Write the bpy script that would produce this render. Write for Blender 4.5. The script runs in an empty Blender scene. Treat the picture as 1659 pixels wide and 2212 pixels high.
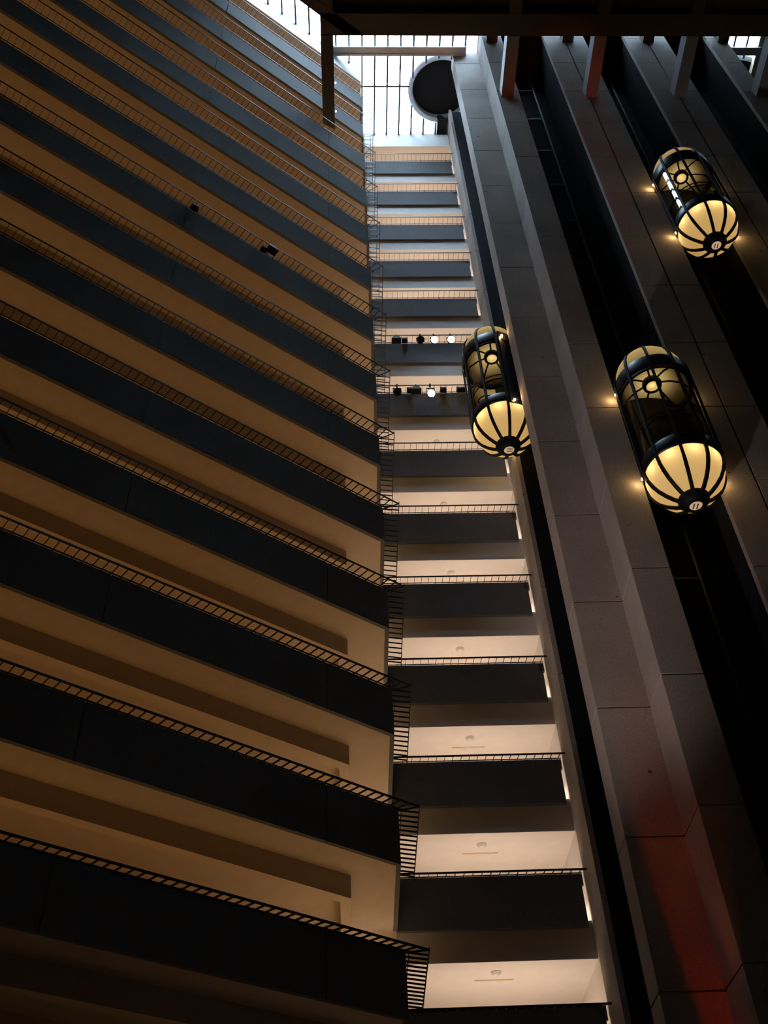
import bpy, math
from math import sin, cos, pi, radians, atan2, hypot
from mathutils import Vector, Matrix

C = bpy.context.scene.collection
PI = pi
# ------------------------------------------------------------------ site geometry (metres)
EYE = 1.6                                    # camera height above the lobby floor
F_PX, PITCH, ROLL = 2218.0937, 0.79293, 0.05239
XL, YL, AL = -0.03064, 19.45482, 0.89703     # corner where the long left gallery ends
XF, YF, AF = 4.18272, 22.81542, 1.51847      # right end of the far gallery
DK = [0.01252, -0.00616, 0.00647, 0.01238, -0.00373, -0.02608, -0.02956,
      0.00453, 0.01981, 0.03022, -0.01533, -0.0164, 0.0008, 0.01051]


def storey(k):
    return 6.70125 + EYE + 3 * k + (3 * DK[k] if 0 <= k < 14 else 0)


ROT_F = PI / 2 - AF                          # rotation of the far gallery frame
ROT_L = PI / 2 - AL
eF, nF = Vector((sin(AF), cos(AF), 0)), Vector((-cos(AF), sin(AF), 0))
eL, nL = Vector((sin(AL), cos(AL), 0)), Vector((-cos(AL), sin(AL), 0))
OF, OL = Vector((XF, YF, 0)), Vector((XL, YL, 0))


def F(s, t, z):
    """far gallery / lift core frame: s along the far gallery, t away from the viewer"""
    return OF + eF * s + nF * t + Vector((0, 0, z))


def L(u, n, z):
    """left gallery frame: u along the gallery (0 at its corner), n into the corridor"""
    return OL + eL * u + nL * n + Vector((0, 0, z))


def XYZ(x, y, z):
    return Vector((x, y, z))


def L2F(u, n):
    p = L(u, n, 0) - OF
    return p.dot(eF), p.dot(nF)


# ------------------------------------------------------------------ materials
def new_mat(name):
    m = bpy.data.materials.new(name)
    m.use_nodes = True
    nt = m.node_tree
    return m, nt, nt.nodes['Principled BSDF']


def plain(name, col, rough=0.7, metal=0.0, var=0.12, scale=3.0, spec=0.4):
    m, nt, b = new_mat(name)
    tc = nt.nodes.new('ShaderNodeTexCoord')
    no = nt.nodes.new('ShaderNodeTexNoise')
    no.inputs['Scale'].default_value = scale
    no.inputs['Detail'].default_value = 4
    nt.links.new(tc.outputs['Object'], no.inputs['Vector'])
    r = nt.nodes.new('ShaderNodeValToRGB')
    r.color_ramp.elements[0].position = 0.3
    r.color_ramp.elements[1].position = 0.75
    r.color_ramp.elements[0].color = [c * (1 - var) for c in col] + [1]
    r.color_ramp.elements[1].color = [min(1, c * (1 + var)) for c in col] + [1]
    nt.links.new(no.outputs['Fac'], r.inputs['Fac'])
    nt.links.new(r.outputs['Color'], b.inputs['Base Color'])
    b.inputs['Roughness'].default_value = rough
    b.inputs['Metallic'].default_value = metal
    b.inputs['Specular IOR Level'].default_value = spec
    return m


def concrete(name, col, var=0.18, speck=0.22, pits=False):
    """exposed aggregate concrete: broad stains plus a fine salt-and-pepper grain"""
    m, nt, b = new_mat(name)
    tc = nt.nodes.new('ShaderNodeTexCoord')
    big = nt.nodes.new('ShaderNodeTexNoise')
    big.inputs['Scale'].default_value = 0.55
    big.inputs['Detail'].default_value = 5
    fine = nt.nodes.new('ShaderNodeTexNoise')
    fine.inputs['Scale'].default_value = 34
    fine.inputs['Detail'].default_value = 3
    for n in (big, fine):
        nt.links.new(tc.outputs['Object'], n.inputs['Vector'])
    r1 = nt.nodes.new('ShaderNodeValToRGB')
    r1.color_ramp.elements[0].position = 0.32
    r1.color_ramp.elements[1].position = 0.7
    r1.color_ramp.elements[0].color = [c * (1 - var) for c in col] + [1]
    r1.color_ramp.elements[1].color = [c * (1 + var) for c in col] + [1]
    r2 = nt.nodes.new('ShaderNodeValToRGB')
    r2.color_ramp.elements[0].position = 0.3
    r2.color_ramp.elements[1].position = 0.7
    r2.color_ramp.elements[0].color = (1 - speck, 1 - speck, 1 - speck, 1)
    r2.color_ramp.elements[1].color = (1 + speck, 1 + speck, 1 + speck, 1)
    nt.links.new(big.outputs['Fac'], r1.inputs['Fac'])
    nt.links.new(fine.outputs['Fac'], r2.inputs['Fac'])
    mx = nt.nodes.new('ShaderNodeMix')
    mx.data_type = 'RGBA'
    mx.blend_type = 'MULTIPLY'
    mx.inputs[0].default_value = 1
    nt.links.new(r1.outputs['Color'], mx.inputs[6])
    nt.links.new(r2.outputs['Color'], mx.inputs[7])
    out = mx.outputs[2]
    if pits:
        vo = nt.nodes.new('ShaderNodeTexVoronoi')
        vo.inputs['Scale'].default_value = 1.1
        nt.links.new(tc.outputs['Object'], vo.inputs['Vector'])
        r3 = nt.nodes.new('ShaderNodeValToRGB')
        r3.color_ramp.elements[0].position = 0.035
        r3.color_ramp.elements[1].position = 0.06
        r3.color_ramp.elements[0].color = (0.3, 0.3, 0.3, 1)
        nt.links.new(vo.outputs['Distance'], r3.inputs['Fac'])
        m2 = nt.nodes.new('ShaderNodeMix')
        m2.data_type = 'RGBA'
        m2.blend_type = 'MULTIPLY'
        m2.inputs[0].default_value = 1
        nt.links.new(out, m2.inputs[6])
        nt.links.new(r3.outputs['Color'], m2.inputs[7])
        out = m2.outputs[2]
    nt.links.new(out, b.inputs['Base Color'])
    bp = nt.nodes.new('ShaderNodeBump')
    bp.inputs['Strength'].default_value = 0.25
    bp.inputs['Distance'].default_value = 0.01
    nt.links.new(fine.outputs['Fac'], bp.inputs['Height'])
    nt.links.new(bp.outputs['Normal'], b.inputs['Normal'])
    b.inputs['Roughness'].default_value = 0.85
    b.inputs['Specular IOR Level'].default_value = 0.2
    return m


def emit(name, col, strength):
    m = bpy.data.materials.new(name)
    m.use_nodes = True
    nt = m.node_tree
    nt.nodes.remove(nt.nodes['Principled BSDF'])
    e = nt.nodes.new('ShaderNodeEmission')
    e.inputs['Color'].default_value = (*col, 1)
    e.inputs['Strength'].default_value = strength
    nt.links.new(e.outputs[0], nt.nodes['Material Output'].inputs['Surface'])
    return m


def glass(name, tint, gloss=0.06, rough=0.0):
    """thin pane: mostly see-through with a mirror-like film"""
    m = bpy.data.materials.new(name)
    m.use_nodes = True
    nt = m.node_tree
    nt.nodes.remove(nt.nodes['Principled BSDF'])
    t = nt.nodes.new('ShaderNodeBsdfTransparent')
    t.inputs['Color'].default_value = (*tint, 1)
    g = nt.nodes.new('ShaderNodeBsdfGlossy')
    g.inputs['Roughness'].default_value = rough
    fr = nt.nodes.new('ShaderNodeFresnel')
    fr.inputs['IOR'].default_value = 1.45
    ad = nt.nodes.new('ShaderNodeMath')
    ad.operation = 'ADD'
    ad.inputs[1].default_value = gloss
    ad.use_clamp = True
    mx = nt.nodes.new('ShaderNodeMixShader')
    nt.links.new(fr.outputs[0], ad.inputs[0])
    nt.links.new(ad.outputs[0], mx.inputs[0])
    nt.links.new(t.outputs[0], mx.inputs[1])
    nt.links.new(g.outputs[0], mx.inputs[2])
    nt.links.new(mx.outputs[0], nt.nodes['Material Output'].inputs['Surface'])
    return m


def frosted(name, col):
    """opal plastic: lets the lamps inside shine through as a soft glow"""
    m = bpy.data.materials.new(name)
    m.use_nodes = True
    nt = m.node_tree
    nt.nodes.remove(nt.nodes['Principled BSDF'])
    t = nt.nodes.new('ShaderNodeBsdfTranslucent')
    t.inputs['Color'].default_value = (*col, 1)
    d = nt.nodes.new('ShaderNodeBsdfDiffuse')
    d.inputs['Color'].default_value = (*[c * 0.9 for c in col], 1)
    mx = nt.nodes.new('ShaderNodeMixShader')
    mx.inputs[0].default_value = 0.3
    nt.links.new(t.outputs[0], mx.inputs[1])
    nt.links.new(d.outputs[0], mx.inputs[2])
    nt.links.new(mx.outputs[0], nt.nodes['Material Output'].inputs['Surface'])
    return m


M = {
    'parapet': concrete('gallery_concrete', (0.155, 0.155, 0.158), 0.12, 0.18),
    'paint': plain('soffit_paint', (0.62, 0.52, 0.40), 0.8, var=0.05),
    'white': plain('white_paint', (0.78, 0.76, 0.73), 0.75, var=0.03),
    'core': concrete('core_concrete', (0.36, 0.315, 0.285), 0.14, 0.2, True),
    'shaft': plain('shaft_paint', (0.014, 0.014, 0.017), 0.95, var=0.3, spec=0.1),
    'black': plain('black_metal', (0.005, 0.005, 0.006), 0.65, 0.0, spec=0.2),
    'rail': plain('rail_metal', (0.012, 0.011, 0.012), 0.5, 0.3),
    'steel': plain('guide_steel', (0.06, 0.075, 0.11), 0.45, 0.6),
    'bronze': plain('lift_bronze', (0.008, 0.011, 0.022), 0.35, 0.4),
    'beam': plain('beam_paint', (0.20, 0.21, 0.235), 0.7, var=0.06),
    'deck': plain('deck_paint', (0.065, 0.052, 0.03), 0.8),
    'mullion': plain('mullion_paint', (0.10, 0.12, 0.17), 0.5),
    'sleeve': plain('sleeve_paint', (0.45, 0.46, 0.46), 0.7),
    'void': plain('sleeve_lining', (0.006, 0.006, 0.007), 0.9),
    'glass': glass('lift_glass', (0.78, 0.80, 0.78), 0.03),
    'pane': glass('skylight_glass', (0.93, 0.95, 0.97), 0.0),
    'opal': frosted('opal_plastic', (0.95, 0.80, 0.52)),
    'amber': plain('cab_ceiling_paint', (0.75, 0.60, 0.36), 0.6),
    'floor': plain('lobby_floor', (0.10, 0.07, 0.05), 0.6),
    'plaster': plain('corridor_plaster', (0.55, 0.45, 0.34), 0.85),
    'cool': emit('cool_lamp', (0.75, 0.9, 1.0), 60),
    'warm': emit('warm_lamp', (1.0, 0.72, 0.42), 50),
    'marker': emit('marker_lamp', (1.0, 0.72, 0.42), 14),
    'hublens': emit('hub_lens_glow', (1.0, 0.66, 0.40), 0.5),
    'dome_white': plain('lamp_cover', (0.8, 0.78, 0.74), 0.4),
}


# ------------------------------------------------------------------ mesh builder
BASE = {}          # world point that an object's children are stored relative to


class MB:
    def __init__(self, fr=XYZ):
        self.v, self.f, self.fr, self.sm = [], [], fr, []

    def add(self, pts, faces, smooth=False):
        o = len(self.v)
        self.v += [self.fr(*p) for p in pts]
        self.f += [[o + i for i in f] for f in faces]
        self.sm += [smooth] * len(faces)

    def box(self, a0, a1, b0, b1, c0, c1):
        p = [(a, b, c) for c in (c0, c1) for (a, b) in ((a0, b0), (a1, b0), (a1, b1), (a0, b1))]
        self.add(p, [(3, 2, 1, 0), (4, 5, 6, 7), (0, 1, 5, 4), (1, 2, 6, 5), (2, 3, 7, 6), (3, 0, 4, 7)])

    def prism(self, poly, c0, c1):
        """poly: plan points in this builder's frame, counter-clockwise"""
        n = len(poly)
        p = [(x, y, c0) for x, y in poly] + [(x, y, c1) for x, y in poly]
        self.add(p, [tuple(range(n - 1, -1, -1)), tuple(range(n, 2 * n))] +
                 [(i, (i + 1) % n, (i + 1) % n + n, i + n) for i in range(n)])

    def quadbar(self, a, b, w, h):
        """flat bar between plan points a and b: w across, h tall; a, b = (x, y, z) of its centre line"""
        A, B = Vector(a), Vector(b)
        d = (B - A)
        d2 = Vector((d.x, d.y, 0)).normalized()
        s = Vector((-d2.y, d2.x, 0)) * (w / 2)
        up = Vector((0, 0, h / 2))
        p = [A - s - up, A + s - up, A + s + up, A - s + up, B - s - up, B + s - up, B + s + up, B - s + up]
        self.add([tuple(q) for q in p], [(0, 1, 2, 3), (7, 6, 5, 4), (0, 4, 5, 1), (1, 5, 6, 2), (2, 6, 7, 3), (3, 7, 4, 0)])

    def lathe(self, prof, seg=48, a0=0.0, a1=2 * PI, cx=0.0, cy=0.0, smooth=True):
        full = abs(a1 - a0 - 2 * PI) < 1e-6
        n = seg if full else seg + 1
        pts = []
        for r, z in prof:
            for i in range(n):
                a = a0 + (a1 - a0) * i / seg
                pts.append((cx + r * cos(a), cy + r * sin(a), z))
        fc = []
        for j in range(len(prof) - 1):
            for i in range(seg):
                i2 = (i + 1) % n
                fc.append((j * n + i, j * n + i2, (j + 1) * n + i2, (j + 1) * n + i))
        self.add(pts, fc, smooth)

    def disc(self, r, z, seg=32, cx=0.0, cy=0.0, flip=False):
        pts = [(cx + r * cos(2 * PI * i / seg), cy + r * sin(2 * PI * i / seg), z) for i in range(seg)]
        self.add(pts, [tuple(range(seg)) if not flip else tuple(range(seg - 1, -1, -1))])

    def tube(self, path, r, seg=8, closed=False):
        P = [Vector(p) for p in path]
        n = len(P)
        pts = []
        for i, p in enumerate(P):
            if closed:
                d = P[(i + 1) % n] - P[i - 1]
            else:
                d = P[min(i + 1, n - 1)] - P[max(i - 1, 0)]
            d.normalize()
            ref = Vector((0, 0, 1)) if abs(d.z) < 0.9 else Vector((1, 0, 0))
            a = d.cross(ref).normalized()
            b = d.cross(a)
            for k in range(seg):
                an = 2 * PI * k / seg
                pts.append(tuple(p + a * (r * cos(an)) + b * (r * sin(an))))
        fc = []
        for i in range(n if closed else n - 1):
            j = (i + 1) % n
            for k in range(seg):
                k2 = (k + 1) % seg
                fc.append((i * seg + k, j * seg + k, j * seg + k2, i * seg + k2))
        if not closed:
            fc += [tuple(range(seg)), tuple((n - 1) * seg + k for k in range(seg - 1, -1, -1))]
        self.add(pts, fc, True)

    def build(self, name, mat, parent=None, base=None):
        """one mesh object; base = world point its vertices are stored relative to"""
        b = base if base is not None else (BASE.get(parent.name, Vector((0, 0, 0))) if parent is not None else Vector((0, 0, 0)))
        b = Vector(b)
        me = bpy.data.meshes.new(name)
        me.from_pydata([tuple(Vector(p) - Vector(b)) for p in self.v], [], self.f)
        me.validate()
        for i, p in enumerate(me.polygons):
            if i < len(self.sm):
                p.use_smooth = self.sm[i]
        me.materials.append(M[mat])
        me.update()
        o = bpy.data.objects.new(name, me)
        C.objects.link(o)
        if parent is not None:
            o.parent = parent
            BASE[o.name] = b
        elif base is not None:
            o.location = b
        return o


def empty(name, loc, rz=0.0):
    o = bpy.data.objects.new(name, None)
    o.empty_display_size = 0.2
    o.location = loc
    o.rotation_euler = (0, 0, rz)
    C.objects.link(o)
    return o


def tag(o, label=None, cat=None, group=None, kind=None):
    if label: o['label'] = label
    if cat: o['category'] = cat
    if group: o['group'] = group
    if kind: o['kind'] = kind
    return o


def struct(o):
    o['kind'] = 'structure'
    return o


def copy_tree(o, parent=None):
    c = o.copy()
    C.objects.link(c)
    c.parent = parent
    for ch in list(o.children):
        copy_tree(ch, c)
    return c


def area(name, loc, x, y, size, power, col, parent=None, direction=None, spread=None):
    """rectangular lamp whose plane is spanned by the world axes x and y"""
    li = bpy.data.lights.new(name, 'AREA')
    li.shape = 'RECTANGLE'
    li.size, li.size_y = size
    li.energy = power
    li.color = col
    if spread: li.spread = spread
    o = bpy.data.objects.new(name, li)
    z = x.cross(y).normalized()
    m = Matrix((x.normalized(), y.normalized(), z)).transposed().to_4x4()
    m.translation = loc
    o.matrix_world = m
    C.objects.link(o)
    return o


def point(name, loc, power, col, r=0.03, parent=None):
    li = bpy.data.lights.new(name, 'POINT')
    li.energy = power
    li.color = col
    li.shadow_soft_size = r
    o = bpy.data.objects.new(name, li)
    o.location = loc
    C.objects.link(o)
    if parent is not None: o.parent = parent
    return o


def spot(name, loc, target, power, col, angle, blend=0.3, r=0.05):
    li = bpy.data.lights.new(name, 'SPOT')
    li.energy = power
    li.color = col
    li.spot_size = angle
    li.spot_blend = blend
    li.shadow_soft_size = r
    o = bpy.data.objects.new(name, li)
    o.location = loc
    d = Vector(target) - Vector(loc)
    o.rotation_euler = d.to_track_quat('-Z', 'Y').to_euler()
    C.objects.link(o)
    return o


# ------------------------------------------------------------------ building shell
ROOF = 49.9 + EYE                       # underside of the skylight
TOP_Z = 48.57 + EYE                     # ceiling of the topmost gallery
UL = -21.0                              # left end of the modelled left gallery

s0, t0 = L2F(UL, 3.2)
s1, t1 = L2F(UL, 0.0)


m = MB(F)
m.box(-60, 25.2, -33.4, 3.4, -0.3, 0)
struct(m.build('floor', 'floor'))

# corridor back walls, end walls and the walls that close the hall
m = MB(L); m.box(UL - 0.2, 0.86, 3.2, 3.4, 0, ROOF); struct(m.build('wall_left', 'plaster'))
m = MB(L); m.box(UL - 0.2, UL, 0.0, 3.3, 0, ROOF); m.box(UL - 40, UL - 0.1, 0.0, 0.3, 0, ROOF + 0.3); struct(m.build('wall_left_end', 'parapet'))
m = MB(F); m.box(-5.85, -5.65, -0.05, 3.1, 0, ROOF); struct(m.build('wall_corner', 'plaster'))
m = MB(F); m.box(-5.8, 0.3, 3.0, 3.2, 0, ROOF); struct(m.build('wall_back', 'plaster'))
m = MB(F); m.box(0.0, 0.14, 0.02, 3.1, 0, ROOF); struct(m.build('wall_gallery_end', 'white'))
m = MB(F); m.box(0.14, 25, 0.0, 0.2, 0, ROOF); struct(m.build('wall_behind_core', 'shaft'))
m = MB(F); m.box(24.8, 25.2, -33, 0.2, 0, ROOF + 0.3); struct(m.build('wall_right', 'plaster'))
m = MB(F); m.box(-60, 25.2, -33.4, -33, 0, ROOF + 0.3); struct(m.build('wall_near', 'plaster'))

# ceiling above the top galleries: a deep white band
poly_L = [L2F(UL, 0.0), (-4.38, -3.14), (-4.38, 0.0), (0.0, 0.0), (0.0, 3.1), (-5.75, 3.1), (-5.75, -0.07), L2F(0.5, 3.25), L2F(UL, 3.25)]
m = MB(F); m.prism(poly_L, TOP_Z, ROOF + 0.35); struct(m.build('trim_1', 'white'))

# added unseen screen wall, keeps the lowest fill light out of the hall
hp = storey(-1)
m = MB(L); m.box(UL, 0, 0, 0.1, 0, hp + 1.2)
m.fr = F; m.box(-4.48, -4.38, -3.14, 0.1, 0, hp + 1.2); m.box(-4.38, 0, 0, 0.1, 0, hp + 1.2)
struct(m.build('wall_spill_screen', 'parapet'))

# ------------------------------------------------------------------ lift core
joints = [storey(k) + 0.03 for k in range(-2, 14)] + [storey(14) - 0.02, ROOF + 0.3]


def stack(mb, s0_, s1_, t0_, t1_, g=0.02):
    """a column of storey-high precast panels with open joints over a core"""
    lo = 0.0
    for z in joints:
        mb.box(s0_, s1_, t0_, t1_, lo + g, z - g)
        lo = z
    e = 0.035
    mb.box(s0_ + e, s1_ - e, t0_ + e, t1_ - e, 0, ROOF)


MS = 13.64
m = MB(F); stack(m, 0.0, 0.13, -1.15, 0.02); struct(m.build('wall_core_flank', 'core'))
m = MB(F); stack(m, 0.0, 1.2, -3.95, -3.2); struct(m.build('wall_core_step', 'core'))
m = MB(F); stack(m, 1.18, 2.08, -5.12, -3.9); struct(m.build('wall_core_corner', 'core'))
for nm, a, b_, c_ in (('wall_core_pier', 4.02, 4.94, 5.9), ('wall_core_second_pier', 7.76, 8.72, 9.68)):
    m = MB(F)
    stack(m, a, b_, -5.12, -4.95)
    stack(m, b_ + 0.06, c_, -5.12, -4.95)
    m.box(b_ - 0.05, b_ + 0.1, -5.0, -4.9, 0, ROOF)
    struct(m.build(nm, 'core'))
    m = MB(F); m.box(a + 0.01, c_ - 0.01, -4.96, -3.25, 0, ROOF)
    struct(m.build(nm + '_lining', 'shaft'))
m = MB(F); stack(m, MS - 2.06, MS - 1.18, -5.12, -4.95); stack(m, MS - 1.2, MS, -3.95, -3.2); stack(m, MS - 0.13, MS, -1.15, 0.02)
struct(m.build('wall_core_right', 'core'))
# linings of the open shafts
m = MB(F)
m.box(2.05, MS - 2.05, -3.3, -3.2, 0, ROOF); m.box(MS - 2.04, MS - 1.2, -4.96, -3.2, 0, ROOF)
m.box(1.4, 1.5, -3.25, -1.0, 0, ROOF); m.box(0.13, 1.45, -1.15, -1.0, 0, ROOF)
m.box(MS - 1.5, MS - 1.4, -3.25, -1.0, 0, ROOF); m.box(MS - 1.45, MS - 0.13, -1.15, -1.0, 0, ROOF)
struct(m.build('wall_shaft', 'shaft'))

# guide tracks in the shafts
def track(label, fr, pts, depth_dir, base):
    r = empty('guide_track', base); BASE[r.name] = r.location.copy()
    tag(r, label, 'lift track')
    for (a, b) in pts:
        q = MB(F); q.box(a - 0.035, a + 0.035, b - 0.035, b + 0.035, 0.0, ROOF - 0.3)
        q.build('guide_rail', 'steel', r)
    (a0, b0), (a1, b1) = pts
    for k in range(0, 14):
        z = storey(k) + 1.2
        q = MB(F)
        q.box(min(a0, a1) - 0.03, max(a0, a1) + 0.03, min(b0, b1) - 0.03, max(b0, b1) + 0.03, z - 0.04, z + 0.04)
        q.build('bracket', 'rail', r)
    return r


track('pair of lift guide rails in the shaft at the left flank of the core', F, [(1.32, -2.75), (1.32, -1.6)], 1, F(1.32, -2.15, 0))
track('guide rails in the shaft holding the large nearest lift cab', F, [(2.6, -3.38), (3.5, -3.38)], 1, F(3.05, -3.38, 0))
track('guide rails in the shaft of the highest lift cab', F, [(6.35, -3.38), (7.25, -3.38)], 1, F(6.8, -3.38, 0))
track('guide rails in the empty rightmost shaft', F, [(10.15, -3.38), (11.05, -3.38)], 1, F(10.6, -3.38, 0))

# ------------------------------------------------------------------ galleries (one prototype of each, copied up the building)
Z0 = storey(0)
GRILLE = 0.43
PH = 1.22


def make_left():
    base = L(0, 0, Z0)
    r = empty('gallery_balcony', base); BASE[r.name] = r.location.copy()
    q = MB(L)
    e = [UL, -17.4, -12.2, -7.0, -1.8, 0.0]
    for a, b in zip(e[:-1], e[1:]):
        q.box(a + 0.012, b - (0.012 if b < 0 else 0), 0.0, 0.09, Z0, Z0 + PH)
    q.box(UL, -0.1, 0.03, 0.1, Z0 + 0.002, Z0 + PH - 0.01)
    q.build('parapet', 'parapet', r)
    q = MB(F)
    q.box(-4.48, -4.38, -3.10, -0.0, Z0, Z0 + PH)
    q.build('return_parapet', 'parapet', r)
    # walking slab with its downstand beam
    q = MB(F)
    q.prism([L2F(UL, 0.1), (-4.48, -3.08), (-4.4, 0.1), (-4.4, 3.0), (-5.65, 3.0), (-5.65, -0.07), L2F(0.7, 3.2), L2F(UL, 3.2)], Z0 + 0.0, Z0 + 0.16)
    q.build('soffit', 'paint', r)
    q = MB(F)
    c0 = L2F(0, 0.92); c1 = L2F(0, 1.17)
    # the beam follows the gallery and turns the corner
    sL, tL = L2F(UL, 0.92); sM, tM = L2F(UL, 1.17)
    def on(n_, s_):           # point of the line n = n_ with far coordinate s_
        a = L2F(0, n_); b = L2F(1, n_)
        k = (s_ - a[0]) / (b[0] - a[0])
        return (s_, a[1] + k * (b[1] - a[1]))
    q.prism([(sL, tL), on(0.92, -5.39), (-5.39, 3.0), (-5.61, 3.0), on(1.17, -5.61), (sM, tM)], Z0 - 0.48, Z0 + 0.01)
    q.build('downstand_beam', 'paint', r)
    # planter grille: two flat rails and cross bars
    q = MB(L)
    zo, zi = Z0 + 1.14, Z0 + 1.20
    q.quadbar((UL, -GRILLE, zo), (0.23, -GRILLE, zo), 0.02, 0.045)
    q.quadbar((UL, -0.06, zi), (0.1, -0.06, zi), 0.015, 0.03)
    q.fr = F
    q.quadbar((-3.95, -3.42, zo), (-3.95, -0.05, zo), 0.02, 0.045)
    q.quadbar((-4.32, -3.1, zi), (-4.32, -0.05, zi), 0.015, 0.03)
    g = q.build('guard_rail', 'rail', r)
    q = MB(L)
    u = -0.06
    while u > UL:
        q.quadbar((u, 0.02, zi + 0.01), (u, -GRILLE, zo), 0.011, 0.04)
        u -= 0.205
    q.quadbar((0.04, -0.02, zi), (0.2, -GRILLE + 0.02, zo), 0.011, 0.04)
    q.fr = F
    t = -3.12
    while t < -0.1:
        q.quadbar((-4.40, t, zi + 0.01), (-3.95, t, zo), 0.011, 0.04)
        t += 0.205
    q.build('crossbars', 'rail', g)
    return r


def make_far():
    base = F(0, 0, Z0)
    r = empty('gallery_balcony', base); BASE[r.name] = r.location.copy()
    q = MB(F)
    q.box(-4.38, -0.095, 0.0, 0.1, Z0, Z0 + PH)
    q.box(-0.2, -0.05, 0.0, 0.1, Z0 + 0.95, Z0 + PH)
    q.build('parapet', 'parapet', r)
    q = MB(F); q.box(-4.4, 0.0, 0.1, 3.0, Z0 - 0.69, Z0 + 0.16)
    q.build('floor_slab', 'white', r)
    zo, zi = Z0 + 1.12, Z0 + 1.215
    q = MB(F)
    q.quadbar((-4.36, -GRILLE, zo), (-0.02, -GRILLE, zo), 0.02, 0.045)
    q.quadbar((-4.36, -0.05, zi), (-0.06, -0.05, zi), 0.012, 0.025)
    g = q.build('guard_rail', 'rail', r)
    q = MB(F)
    s = -0.14
    while s > -3.95:
        q.quadbar((s, 0.0, zi), (s, -GRILLE, zo), 0.009, 0.035)
        s -= 0.205
    s = -0.3
    while s > -4.3:
        q.quadbar((s, 0.05, zi - 0.01), (s, -0.06, zi), 0.02, 0.03)
        s -= 1.25
    q.build('crossbars', 'rail', g)
    return r


ORD = ['lowest', 'second', 'third', 'fourth', 'fifth', 'sixth', 'seventh', 'eighth', 'ninth', 'tenth', 'eleventh', 'twelfth', 'thirteenth', 'topmost']


def rank(k):
    return ORD[k] if k in (0, 13) else ORD[k] + ' from the bottom'


WARM = (1.0, 0.60, 0.26)
WARM2 = (1.0, 0.74, 0.56)
protoL, protoF = make_left(), make_far()
for k in range(14):
    for proto, side in ((protoL, 'left'), (protoF, 'far')):
        o = proto if k == 0 else copy_tree(proto)
        o.location = (proto.location.x, proto.location.y, storey(k))
        if side == 'left':
            lab = 'long diagonal balcony of the left gallery, %s of its fourteen' % rank(k)
        else:
            lab = 'short far balcony left of the lift core, %s of its fourteen' % rank(k)
        tag(o, lab, 'balcony', '%s gallery balconies' % side)

# added fill behind each parapet, standing in for light bounced off corridor floors
LP, RP, FP = 72.0, 34.0, 80.0
for k in range(-1, 14):
    z = storey(k) + 0.65
    p = L(-10.3, 0.85, z)
    area('corridor_bounce_fill', p, eL, nL, (20.0, 1.1), LP, WARM)
    area('corner_bounce_fill', F(-4.95, -1.4, z), eF, nF, (0.7, 2.4), RP, (1.0, 0.74, 0.50))
    area('gallery_bounce_fill', F(-2.2, 0.8, z), eF, nF, (4.0, 1.0), FP, WARM2)

# round ceiling lamps and slot diffusers of the far gallery
def make_lamp():
    r = empty('ceiling_lamp', F(-2.2, 0.66, storey(1) - 0.69)); BASE[r.name] = r.location.copy()
    b = r.location
    q = MB(); q.lathe([(0.0, -0.085), (0.05, -0.08), (0.085, -0.055), (0.1, -0.02)], 24, cx=b.x, cy=b.y)
    q.v = [v + Vector((0, 0, b.z)) for v in q.v]
    q.build('cover', 'dome_white', r)
    q = MB(); q.lathe([(0.1, -0.03), (0.118, -0.03), (0.125, 0.0)], 24, cx=b.x, cy=b.y)
    q.v = [v + Vector((0, 0, b.z)) for v in q.v]
    q.build('base_ring', 'white', r)
    return r


lp = make_lamp()
lamp_floors = [1, 2, 3, 4, 5, 6, 7, 9, 10, 12]
names = {1: 'lowest bright bay', 2: 'second bright bay from the bottom', 3: 'third bright bay from the bottom', 4: 'fourth bright bay from the bottom',
         5: 'fifth bright bay from the bottom', 6: 'sixth bright bay from the bottom', 7: 'seventh bay, level with the left lift', 9: 'second bay above the stage lights',
         10: 'third bay above the stage lights', 12: 'fifth bay above the stage lights'}
for i, k in enumerate(lamp_floors):
    o = lp if i == 0 else copy_tree(lp)
    o.location = F(-2.2, 0.66, storey(k) - 0.69)
    tag(o, 'small round white ceiling lamp of the far gallery, %s' % names[k], 'ceiling lamp', 'far gallery ceiling lamps')
vp = None
for k in range(1, 6):
    if vp is None:
        vp = empty('air_diffuser', F(-2.2, 1.1, storey(k) - 0.69)); BASE[vp.name] = vp.location.copy()
        b = vp.location
        q = MB(F); q.box(-2.65, -1.76, 1.07, 1.13, b.z - 0.02, b.z)
        q.build('frame', 'dome_white', vp)
        q = MB(F); q.box(-2.62, -1.79, 1.085, 1.115, b.z - 0.024, b.z - 0.018)
        q.build('slot', 'amber', vp)
        o = vp
    else:
        o = copy_tree(vp)
        o.location = F(-2.2, 1.1, storey(k) - 0.69)
    tag(o, 'narrow slot air diffuser in the far gallery ceiling, %s' % names[k], 'air vent', 'far gallery slot diffusers')

# ------------------------------------------------------------------ skylight
def Ledge(n_, t_):
    a = L2F(0, n_); b = L2F(1, n_)
    k = (t_ - a[1]) / (b[1] - a[1])
    return (a[0] + k * (b[0] - a[0]), t_)


GZ = ROOF + 0.05
RT = -8.0
glass_poly = [Ledge(0, RT), (25, RT), (25, 0.0), (-4.38, 0.0), (-4.38, -3.14)]
HOLES = [(-0.41, -2.15), (13.64 + 0.41, -2.15)]


def spans(s_, lo, hi, r=1.6):
    """t intervals at s_ left free by the round sleeves"""
    out = [(lo, hi)]
    for hs, ht in HOLES:
        d = r * r - (s_ - hs) ** 2
        if d > 0:
            d = math.sqrt(d)
            out = [iv for a_, b_ in out for iv in ((a_, min(b_, ht - d)), (max(a_, ht + d), b_)) if iv[1] - iv[0] > 0.01]
    return out


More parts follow.
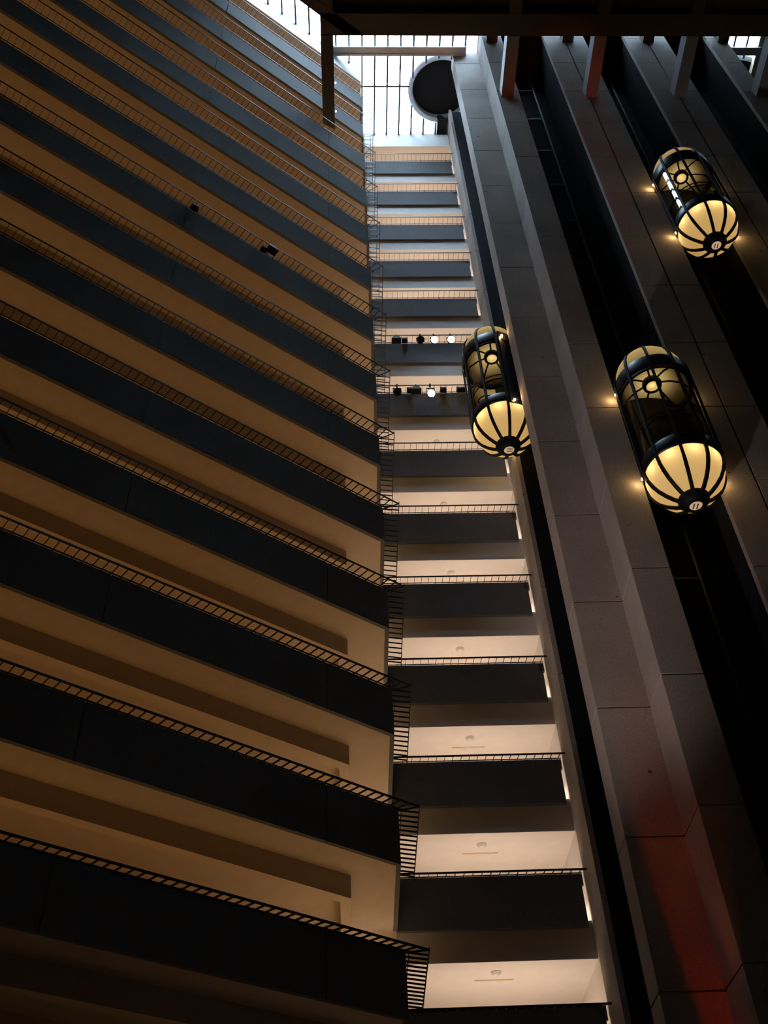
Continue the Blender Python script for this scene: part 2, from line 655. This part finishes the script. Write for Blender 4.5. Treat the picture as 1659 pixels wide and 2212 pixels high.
m = MB(F)
s = Ledge(0, RT)[0]
while s < 25:
    mid = s + 0.0765
    top_ = 0.0
    if mid < -4.38:
        a_, b_ = L2F(0, 0), L2F(-1, 0)
        top_ = a_[1] + (mid - a_[0]) / (b_[0] - a_[0]) * (b_[1] - a_[1])
    for lo, hi in spans(mid, RT, top_):
        m.add([(s, lo, GZ), (s + 0.153, lo, GZ), (s + 0.153, hi, GZ), (s, hi, GZ)], [(0, 1, 2, 3)])
    s += 0.153
win = struct(m.build('window_1', 'pane'))
m = MB(F); m.prism([Ledge(0.3, RT), Ledge(0.3, -33.2), (25.2, -33.2), (25.2, RT)], GZ - 0.15, GZ + 0.2)
m.box(-1.5, 25, RT - 0.05, -5.8, GZ - 0.15, GZ + 0.2); m.box(14.6, 25, -5.6, 0.1, GZ - 0.15, GZ + 0.2); m.box(2.1, 11.5, -3.0, 0.1, GZ - 0.15, GZ + 0.2)
struct(m.build('ceiling', 'plaster'))  # unseen opaque roof, shaped to narrow the opening that admits daylight
m = MB(F); m.box(2.06, 11.58, -5.13, -3.0, GZ - 0.6, GZ + 0.2); struct(m.build('ceiling_shaft', 'shaft'))


def clip_mullion(s):
    """t range of a mullion at s inside the hall"""
    if s < -4.38:
        a = L2F(0, 0); b = L2F(-1, 0)
        k = (s - a[0]) / (b[0] - a[0])
        return a[1] + k * (b[1] - a[1])
    return 0.0


m = MB(F)
s = -0.02 + 0.612 * 38
while s > -20:
    hi = clip_mullion(s)
    if hi > RT:
        for lo_, hi_ in spans(s, RT, hi):
            m.box(s - 0.042, s + 0.042, lo_, hi_, GZ - 0.09, GZ + 0.05)
    s -= 0.612
for t in (-2.4,):
    lo = -4.38 if t > -3.14 else -4.38 + (t + 3.14) / 0.582 * 0.813
    m.box(max(lo, -20), -2.0, t - 0.035, t + 0.035, GZ - 0.07, GZ + 0.05)
struct(m.build('trim_2', 'mullion', base=Vector((0, 0, 0))))

# light steel cross beam under the glass
m = MB(F)
m.box(-5.9, 0.62, -4.33, -3.97, GZ - 0.28, GZ - 0.12)
m.box(-5.9, 0.62, -4.36, -4.27, GZ - 0.34, GZ - 0.28); m.box(-5.9, 0.62, -4.03, -3.94, GZ - 0.34, GZ - 0.28)
tag(m.build('roof_beam', 'white', base=F(-2.5, -4.15, GZ)), 'pale steel cross beam under the skylight left of the core', 'beam')
m = MB(F)
m.box(MS - 0.62, 20.0, -4.33, -3.97, GZ - 0.28, GZ - 0.12)
m.box(MS - 0.62, 20.0, -4.36, -4.27, GZ - 0.34, GZ - 0.28)
tag(m.build('roof_beam', 'sleeve', base=F(16.5, -4.15, GZ)), 'pale cross beam under the skylight panes in the top right corner', 'beam')

# round roof sleeves over the two side lifts
def sleeve(s, t, label):
    r = empty('lift_sleeve', F(s, t, 50.15 + EYE)); BASE[r.name] = r.location.copy()
    z = r.location.z
    p = F(s, t, 0)
    q = MB(); q.lathe([(1.42, z), (1.64, z), (1.66, z + 4), (1.42, z + 4)], 64, cx=p.x, cy=p.y)
    q.build('drum', 'sleeve', r)
    q = MB(); q.lathe([(1.42, z), (1.40, z + 0.35), (1.40, z + 4)], 64, cx=p.x, cy=p.y)
    q.build('inner_ring', 'sleeve', r)
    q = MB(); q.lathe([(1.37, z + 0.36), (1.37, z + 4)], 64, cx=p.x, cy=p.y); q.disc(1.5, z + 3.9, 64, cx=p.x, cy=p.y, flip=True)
    q.disc(1.39, z + 0.37, 64, cx=p.x, cy=p.y, flip=True)  # near-black disc across the mouth, stands in for the shade inside
    q.build('dark_inside', 'void', r)
    return tag(r, label, 'lift sleeve')


sleeve(-0.41, -2.15, 'large round roof sleeve with black opening above the left lift shaft')
sleeve(MS + 0.41, -2.15, 'round roof sleeve partly seen in the top right corner')
m = MB(F); m.box(-0.55, -0.02, -0.75, -0.0, ROOF - 0.02, ROOF + 1.2)
tag(m.build('roof_box', 'void', base=F(-0.28, -0.3, ROOF)), 'small black box between the round sleeve and the far gallery roof', 'roof box')

# ------------------------------------------------------------------ high club deck with girder and radiating beams
DZ = 42.8 + EYE
m = MB(F)
m.prism([Ledge(-3.2, -7.6), Ledge(-3.2, -32.8), (24.7, -32.8), (24.7, -7.6)], DZ, DZ + 1.2)
deck = empty('club_deck', F(4, -20, DZ)); BASE[deck.name] = deck.location.copy()
m.build('deck_slab', 'deck', deck)
tag(deck, 'broad dark suspended deck across the top edge of the photo', 'deck')
m = MB(F); m.box(-6.1, 24.7, -8.38, -7.55, 42.1 + EYE, DZ + 0.02); m.build('front_girder', 'deck', deck)
m = MB(F)
A1, B1 = Ledge(-3.2, -7.6), Ledge(-3.2, -32.8); A2, B2 = Ledge(-3.62, -7.6), Ledge(-3.62, -32.8)
m.prism([A1, B1, B2, A2], 42.1 + EYE, DZ + 0.02); m.build('edge_girder', 'deck', deck)
for a in (-5.85, 1.55, 5.05, 8.76, 12.23, 15.9, -2.2):
    if a == -2.2: continue
    m = MB(F); m.box(a - 0.25, a + 0.25, -32.8 if a > 0 else -10, -8.3, 42.12 + EYE, DZ + 0.02); m.build('joist', 'deck', deck)

BL = [(-5.85, None, 'deck', 'dark beam reaching from the high deck to the left galleries'),
      (1.55, -5.12, 'beam', 'beam with dark red underside nearest the left end of the core'),
      (5.05, -5.12, 'beam', 'beam with bright red underside tip abutting the core'),
      (8.76, -5.12, 'beam', 'pale blue-grey beam above the highest lift'),
      (12.23, -5.12, 'beam', 'grey beam at the right edge of the photo')]
for a, t_end, mt, lab in BL:
    if t_end is None:
        m = MB(F)
        m.prism([(a - 0.25, -7.6), (a + 0.25, -7.6), (a + 0.25, -3.75), (a - 0.25, -4.0)], 42.1 + EYE, 42.66 + EYE)
        tag(m.build('deck_beam', mt, base=F(a, -5.5, 42.1 + EYE)), lab, 'beam')
    else:
        m = MB(F); m.box(a - 0.25, a + 0.25, -7.57, t_end + 0.01, 42.1 + EYE, DZ)
        tag(m.build('deck_beam', mt, base=F(a, -6, 42.1 + EYE)), lab, 'beam')
for i, a in enumerate((1.57, 5.05, 8.76, 12.23)):
    m = MB(F); m.box(a - 0.25, a + 0.25, -9.5, -5.1, 48.1 + EYE, 48.8 + EYE)
    tag(m.build('upper_beam', 'deck', base=F(a, -6, 48.1 + EYE)),
        'dark beam stub seen end-on at the core top, %s from the left' % ('first', 'second', 'third', 'fourth')[i], 'beam', 'upper beam stubs')

# two tiny lamps on the dark beam
for i, (t, w) in enumerate(((-5.56, 'upper'), (-4.37, 'lower'))):
    p = F(-5.55, t, 42.45 + EYE)
    m = MB(); m.lathe([(0, -0.05), (0.025, -0.035), (0.03, 0), (0.025, 0.035), (0, 0.05)], 12, cx=p.x, cy=p.y)
    m.v = [v + Vector((0, 0, p.z)) for v in m.v]
    tag(m.build('beam_lamp', 'marker', base=p), 'tiny warm lamp on the side of the dark left beam, the %s one' % w, 'lamp', 'beam lamps')


# ------------------------------------------------------------------ glass lift cabs
def make_cab():
    """prototype in local space: origin at the tip of the lower dome, opening to the core on +y"""
    r = empty('glass_elevator', (0, 0, 0))
    R = 1.0
    z_low, z_bt, z_ub, z_ut = 1.08, 1.46, 4.18, 4.68
    dome = [(0.34, 0.10), (0.46, 0.16), (0.62, 0.26), (0.76, 0.42), (0.87, 0.60), (0.94, 0.80), (0.97, 0.98), (0.965, z_low + 0.02)]
    d = [(q[0], q[1]) for q in dome]
    m = MB(); m.lathe(d, 80); m.build('lower_dome', 'opal', r)
    top = [(0.95, z_ut - 0.03), (0.96, z_ut + 0.1), (0.93, z_ut + 0.3), (0.84, z_ut + 0.55), (0.68, z_ut + 0.8), (0.45, z_ut + 0.98), (0.25, z_ut + 1.04)]
    m = MB(); m.lathe(top, 80); m.build('upper_dome', 'opal', r)
    # bands
    m = MB(); m.lathe([(0.93, z_low), (1.0, z_low - 0.01), (1.02, z_low + 0.05), (1.02, z_bt - 0.04), (1.0, z_bt), (0.93, z_bt), (0.93, z_low)], 80)
    m.build('lower_band', 'bronze', r)
    m = MB(); m.lathe([(0.90, z_ub), (1.0, z_ub - 0.01), (1.02, z_ub + 0.04), (1.02, z_ut - 0.04), (1.0, z_ut), (0.90, z_ut), (0.90, z_ub)], 80)
    m.build('upper_band', 'bronze', r)
    # floor and cab roof
    m = MB(); m.disc(0.94, z_bt - 0.05, 48); m.disc(0.94, z_low + 0.03, 48, flip=True); m.build('floor_plate', 'black', r)
    # glazing
    m = MB(); m.lathe([(0.955, z_bt), (0.955, z_ub)], 80, a0=radians(-202), a1=radians(22)); m.build('glass_wall', 'glass', r)
    # ribs from hub to crown
    prof = [(0.34, 0.02), (0.47, 0.09), (0.64, 0.22), (0.79, 0.38), (0.905, 0.57), (0.985, 0.78), (1.015, 1.0), (1.03, 1.15), (1.035, z_bt), (1.035, 2.6),
            (1.035, z_ub), (1.03, z_ut), (1.0, z_ut + 0.2), (0.93, z_ut + 0.42), (0.82, z_ut + 0.63), (0.66, z_ut + 0.85), (0.44, z_ut + 1.02), (0.25, z_ut + 1.08)]
    for i in range(10):
        a = radians(-180 + 36 * i)
        ca, sa = cos(a), sin(a)
        m = MB()
        w, th = 0.036, 0.05
        pts, fc = [], []
        for j, (rr, zz) in enumerate(prof):
            wj = w * (1.25 if zz < 0.7 else 1.0)
            for (dw, dr) in ((-wj, -th), (wj, -th), (wj, 0.012), (-wj, 0.012)):
                q = rr + dr * (1 if zz > 0.5 else 0.4)
                pts.append((q * ca - dw * sa, q * sa + dw * ca, zz + (0 if zz > 0.5 else (dr * -0.8))))
        n = len(prof)
        for j in range(n - 1):
            for k in range(4):
                k2 = (k + 1) % 4
                fc.append((j * 4 + k, j * 4 + k2, (j + 1) * 4 + k2, (j + 1) * 4 + k))
        fc += [(0, 1, 2, 3), tuple((n - 1) * 4 + k for k in (3, 2, 1, 0))]
        m.add(pts, fc)
        m.build('rib', 'black', r)
    # hub with its small round lens
    m = MB(); m.lathe([(0.155, -0.05), (0.16, -0.12), (0.20, -0.13), (0.29, -0.05), (0.37, 0.04), (0.385, 0.12), (0.34, 0.16), (0.155, 0.16)], 48)
    hub = m.build('hub', 'black', r)
    m = MB(); m.disc(0.158, -0.09, 32, flip=True); m.build('lens', 'hublens', hub)
    for x_ in (-0.045, 0.045):
        m = MB(); m.box(x_ - 0.012, x_ + 0.012, -0.06, 0.11, -0.105, -0.093); m.build('lens_bar', 'black', hub)
    m = MB(); m.lathe([(0.25, z_ut + 1.12), (0.3, z_ut + 1.05), (0.27, z_ut + 0.98)], 32); m.disc(0.26, z_ut + 1.1, 32); m.build('crown_cap', 'black', r)
    # cab ceiling seen from below through the glass: glowing panels between dark spokes round a central lamp
    m = MB(); m.lathe([(0.24, z_ub + 0.55), (0.5, z_ub + 0.52), (0.78, z_ub + 0.38), (0.90, z_ub + 0.14)], 64); ceil = m.build('cab_ceiling', 'opal', r)
    for i in range(7):
        a = radians(-165 + 51.43 * i)
        m = MB(); m.tube([((q) * cos(a), q * sin(a), zz) for q, zz in ((0.24, z_ub + 0.52), (0.5, z_ub + 0.49), (0.78, z_ub + 0.35), (0.88, z_ub + 0.12))], 0.028, 6)
        m.build('ceiling_spoke', 'black', ceil)
    m = MB(); m.lathe([(0.17, z_ub + 0.38), (0.25, z_ub + 0.38), (0.27, z_ub + 0.46), (0.25, z_ub + 0.56)], 32); m.build('lamp_ring', 'bronze', ceil)
    m = MB(); m.disc(0.2, z_ub + 0.42, 32, flip=True); m.build('ceiling_lamp_lens', 'opal', ceil)
    # back wall with door and the frame towards the shaft
    m = MB()
    m.box(-0.86, 0.86, 0.42, 0.48, z_bt, z_ub + 0.1)
    m.build('back_wall', 'black', r)
    m = MB(); m.box(-0.45, -0.01, 0.395, 0.42, z_bt, z_bt + 2.1); m.build('door_leaf', 'bronze', r)
    m = MB(); m.box(0.01, 0.45, 0.395, 0.42, z_bt, z_bt + 2.1); m.build('door_leaf', 'bronze', r)
    for sg in (-1, 1):
        m = MB()
        m.prism([(sg * 1.04, 0.10), (sg * 0.84, 0.52), (sg * 0.80, 0.50), (sg * 0.98, 0.05)] if sg > 0 else
                [(sg * 0.98, 0.05), (sg * 0.80, 0.50), (sg * 0.84, 0.52), (sg * 1.04, 0.10)], z_low - 0.1, z_ut)
        m.build('side_frame', 'bronze', r)
    m = MB(); m.box(-0.75, 0.75, 0.5, 1.6, z_ub + 0.1, z_ut + 0.5); m.build('upper_carriage', 'black', r)
    m = MB(); m.box(-0.6, 0.6, 0.5, 1.6, z_low - 0.2, z_bt); m.build('lower_carriage', 'black', r)
    # twin handrails
    for zz in (z_bt + 0.85, z_bt + 1.05):
        m = MB(); m.tube([(0.88 * cos(radians(a)), 0.88 * sin(radians(a)), zz) for a in range(-200, 21, 10)], 0.02, 8)
        m.build('handrail', 'amber' if zz > z_bt + 1 else 'black', r)
    # glowing skirt panels low behind the glass
    # small marker lamps at the sides, top and bottom
    for sg in (-1, 1):
        for zz in (z_low + 0.02, z_ub + 0.3):
            m = MB(); m.lathe([(0, -0.04), (0.035, -0.02), (0.035, 0.02), (0, 0.04)], 12, cx=sg * 0.99, cy=0.22)
            m.v = [v + Vector((0, 0, zz)) for v in m.v]
            m.build('marker_lamp', 'marker', r)
            point('marker_light', (sg * 1.06, 0.26, zz), 5.0, (1.0, 0.6, 0.22), 0.03, r)
    # lamps inside the domes and above the cab ceiling
    for i in range(10):
        a = radians(-180 + 36 * i + 18)
        point('dome_lamp', (0.80 * cos(a), 0.80 * sin(a), z_low - 0.12), 2.4, (1.0, 0.80, 0.42), 0.04, r)
    point('dome_lamp', (0, 0, 0.78), 10.0, (1.0, 0.66, 0.33), 0.2, r)
    point('crown_lamp', (0, 0, z_ut + 0.55), 16.0, (1.0, 0.80, 0.46), 0.15, r)
    point('cab_lamp', (0, 0, z_ub + 0.50), 0.6, (1.0, 0.75, 0.40), 0.02, r)
    return r


cab = make_cab()
cab.location = F(3.0, -5.55, 17.45 + EYE)
cab.rotation_euler = (0, 0, ROT_F)
tag(cab, 'largest glowing lantern-shaped glass lift, in the shaft right of the core corner', 'elevator', 'glass lift cabs')
c2 = copy_tree(cab)
c2.location = F(6.78, -5.52, 29.55 + EYE)
tag(c2, 'highest glowing glass lift, near the top right with blue reflections in its glass', 'elevator', 'glass lift cabs')
c3 = copy_tree(cab)
c3.location = F(-0.41, -2.15, 23.45 + EYE)
c3.rotation_euler = (0, 0, ROT_F - PI / 2)
tag(c3, 'leftmost glowing glass lift, in front of the far galleries', 'elevator', 'glass lift cabs')


# ------------------------------------------------------------------ stage lights and boxes on the grilles
def gear_root(name, p, rz, label, cat, group):
    r = empty(name, p, rz)
    return tag(r, label, cat, group)


def spotlight(p, rz, label, lens='black', drop=0.0):
    """can-shaped stage light hanging from a clamp on the rail; opening towards local -y and down"""
    r = gear_root('stage_light', p, rz, label, 'stage light', 'stage lights on the far grilles')
    m = MB(); m.box(-0.03, 0.03, -0.04, 0.04, -0.02, 0.08); m.box(-0.012, 0.012, -0.012, 0.012, -0.14, 0.0); m.build('clamp', 'black', r)
    m = MB(); m.box(-0.15, -0.13, -0.02, 0.02, -0.36, -0.13); m.box(0.13, 0.15, -0.02, 0.02, -0.36, -0.13); m.box(-0.15, 0.15, -0.02, 0.02, -0.15, -0.13); m.build('yoke', 'black', r)
    m = MB()
    prof = [(0.0, 0.20), (0.09, 0.19), (0.11, 0.10), (0.12, -0.08), (0.145, -0.20), (0.13, -0.20), (0.1, -0.1)]
    m.lathe(prof, 20)
    R_ = Matrix.Rotation(radians(-48), 3, 'X')
    m.v = [R_ @ Vector(v) + Vector((0, 0, -0.32 - drop)) for v in m.v]
    body = m.build('housing', 'black', r)
    m = MB(); m.disc(0.125, -0.185, 20, flip=True)
    m.v = [R_ @ Vector(v) + Vector((0, 0, -0.32 - drop)) for v in m.v]
    m.build('lens', lens, body)
    return r


def flood(p, rz, label, group):
    r = gear_root('flood_light', p, rz, label, 'flood light', group)
    m = MB(); m.box(-0.02, 0.02, -0.02, 0.02, -0.1, 0.08); m.build('clamp', 'black', r)
    m = MB()
    pts = [(-0.1, -0.08, -0.1), (0.1, -0.08, -0.1), (0.1, 0.08, -0.1), (-0.1, 0.08, -0.1), (-0.18, -0.13, -0.30), (0.18, -0.13, -0.30), (0.18, 0.13, -0.30), (-0.18, 0.13, -0.30)]
    m.add(pts, [(0, 1, 2, 3), (7, 6, 5, 4), (0, 4, 5, 1), (1, 5, 6, 2), (2, 6, 7, 3), (3, 7, 4, 0)])
    m.build('housing', 'black', r)
    return r


def jbox(p, rz, label, group, w=0.22):
    r = gear_root('power_box', p, rz, label, 'power box', group)
    m = MB(); m.box(-w / 2, w / 2, -0.1, 0.05, -0.06, 0.10); m.build('case', 'black', r)
    m = MB(); m.box(-w / 2 + 0.03, w / 2 - 0.03, -0.13, -0.1, -0.02, 0.05); m.build('socket_strip', 'rail', r)
    return r


def at_rail(s, k): return F(s, -GRILLE, storey(k) + 1.08)
def at_par(s, k): return F(s, -0.1, storey(k) + 1.22)


g2 = 'power boxes on the far grilles'
flood(at_rail(-3.42, 8), ROT_F, 'small trapezoid flood light at the left of the upper lit rail', 'flood lights on the far grilles')
jbox(at_par(-3.08, 8), ROT_F, 'black power box on the upper lit rail, right of the flood light', g2)
spotlight(at_rail(-2.53, 8), ROT_F, 'unlit stage light left of the two blue-white ones')
spotlight(at_rail(-2.02, 8), ROT_F, 'glowing blue-white stage light, the left one', 'cool')
spotlight(at_rail(-1.40, 8), ROT_F, 'glowing blue-white stage light, the right one', 'cool')
spotlight(at_rail(-3.53, 7), ROT_F, 'unlit stage light at the left end of the lower rail', drop=0.05)
jbox(at_par(-3.05, 7), ROT_F, 'black power box left of the lower flood light', g2)
flood(at_rail(-2.86, 7), ROT_F, 'small trapezoid flood light on the lower rail beside the warm lamp', 'flood lights on the far grilles')
spotlight(at_rail(-2.36, 7), ROT_F, 'glowing warm stage light hanging from the lower rail', 'warm', drop=0.16)
jbox(at_par(-1.86, 7), ROT_F, 'black power box right of the warm stage light', g2)
jbox(at_par(-1.22, 7), ROT_F, 'larger black power box beside the left lift', g2, 0.34)
gl = 'gear on the left gallery'
jbox(L(-6.8, -0.1, storey(7) + 1.22), ROT_L, 'lone black box on the left gallery grille', gl, 0.24)
jbox(L(-4.33, -0.1, storey(7) + 1.22), ROT_L, 'black box beside the flood light on the left gallery', gl, 0.2)
flood(L(-4.2, -GRILLE + 0.02, storey(7) + 1.2), ROT_L, 'lone flood light on the left gallery grille', gl)
for s, k, col, e in ((-2.0, 8, (0.6, 0.8, 1), 60), (-1.38, 8, (0.6, 0.8, 1), 80), (-2.36, 7, (1, 0.62, 0.3), 40)):
    point('stage_glow', F(s, -0.62, storey(k) + 0.62), e * 0.12, col, 0.08)

# ------------------------------------------------------------------ lights of the hall and an added fill
spot('core_fill', F(-8.0, -9.5, 1.5), F(1.0, -4.6, 19.5), 5200, (1.0, 0.84, 0.78), radians(32), 1.0, 0.3)  # added fill with no visible source, brightens the core's left-facing sides
RED = (1.0, 0.045, 0.01)
spot('orange_uplight', F(-0.8, -5.7, 0.3), F(1.2, -4.45, 13), 1100, (1.0, 0.22, 0.07), radians(11), 0.6, 0.05)
spot('red_uplight', F(0.98, -4.75, 0.3), F(1.05, -3.9, 16), 2200, RED, radians(9), 0.4, 0.03)
spot('red_uplight', F(3.4, -10.0, 0.3), F(3.6, -5.7, 42), 9000, RED, radians(7.5), 0.8, 0.1)
#area('lobby_glow', F(-3, -16, 0.4), eF, nF, (20, 16), 160, (1.0, 0.72, 0.42))

world = bpy.data.worlds.new('World')
bpy.context.scene.world = world
world.use_nodes = True
nt = world.node_tree
bg = nt.nodes['Background']
bg.inputs['Color'].default_value = (0.58, 0.80, 1.0, 1)
bg.inputs['Strength'].default_value = 32

# ------------------------------------------------------------------ camera
cam = bpy.data.cameras.new('camera')
co = bpy.data.objects.new('camera', cam)
C.objects.link(co)
cam.sensor_fit = 'VERTICAL'
cam.sensor_height = 24.0
cam.sensor_width = 18.0
cam.lens = 24.0 * F_PX / 2212
cam.clip_end = 300
Rv, Uv, Fv = Vector((1, 0, 0)), Vector((0, -sin(PITCH), cos(PITCH))), Vector((0, cos(PITCH), sin(PITCH)))
cx = Rv * cos(ROLL) - Uv * sin(ROLL)
cy = Rv * sin(ROLL) + Uv * cos(ROLL)
mt = Matrix((cx, cy, -Fv)).transposed().to_4x4()
mt.translation = Vector((0, 0, EYE))
co.matrix_world = mt
sc = bpy.context.scene
sc.camera = co
sc.view_settings.view_transform = 'Standard'
sc.view_settings.look = 'None'
sc.view_settings.gamma = 1.0
sc.view_settings.use_curve_mapping = False
sc.view_settings.exposure = 0.0
sc.cycles.use_denoising = True
sc.cycles.max_bounces = 8
sc.cycles.diffuse_bounces = 4
sc.cycles.transparent_max_bounces = 16
sc.cycles.sample_clamp_indirect = 4.0
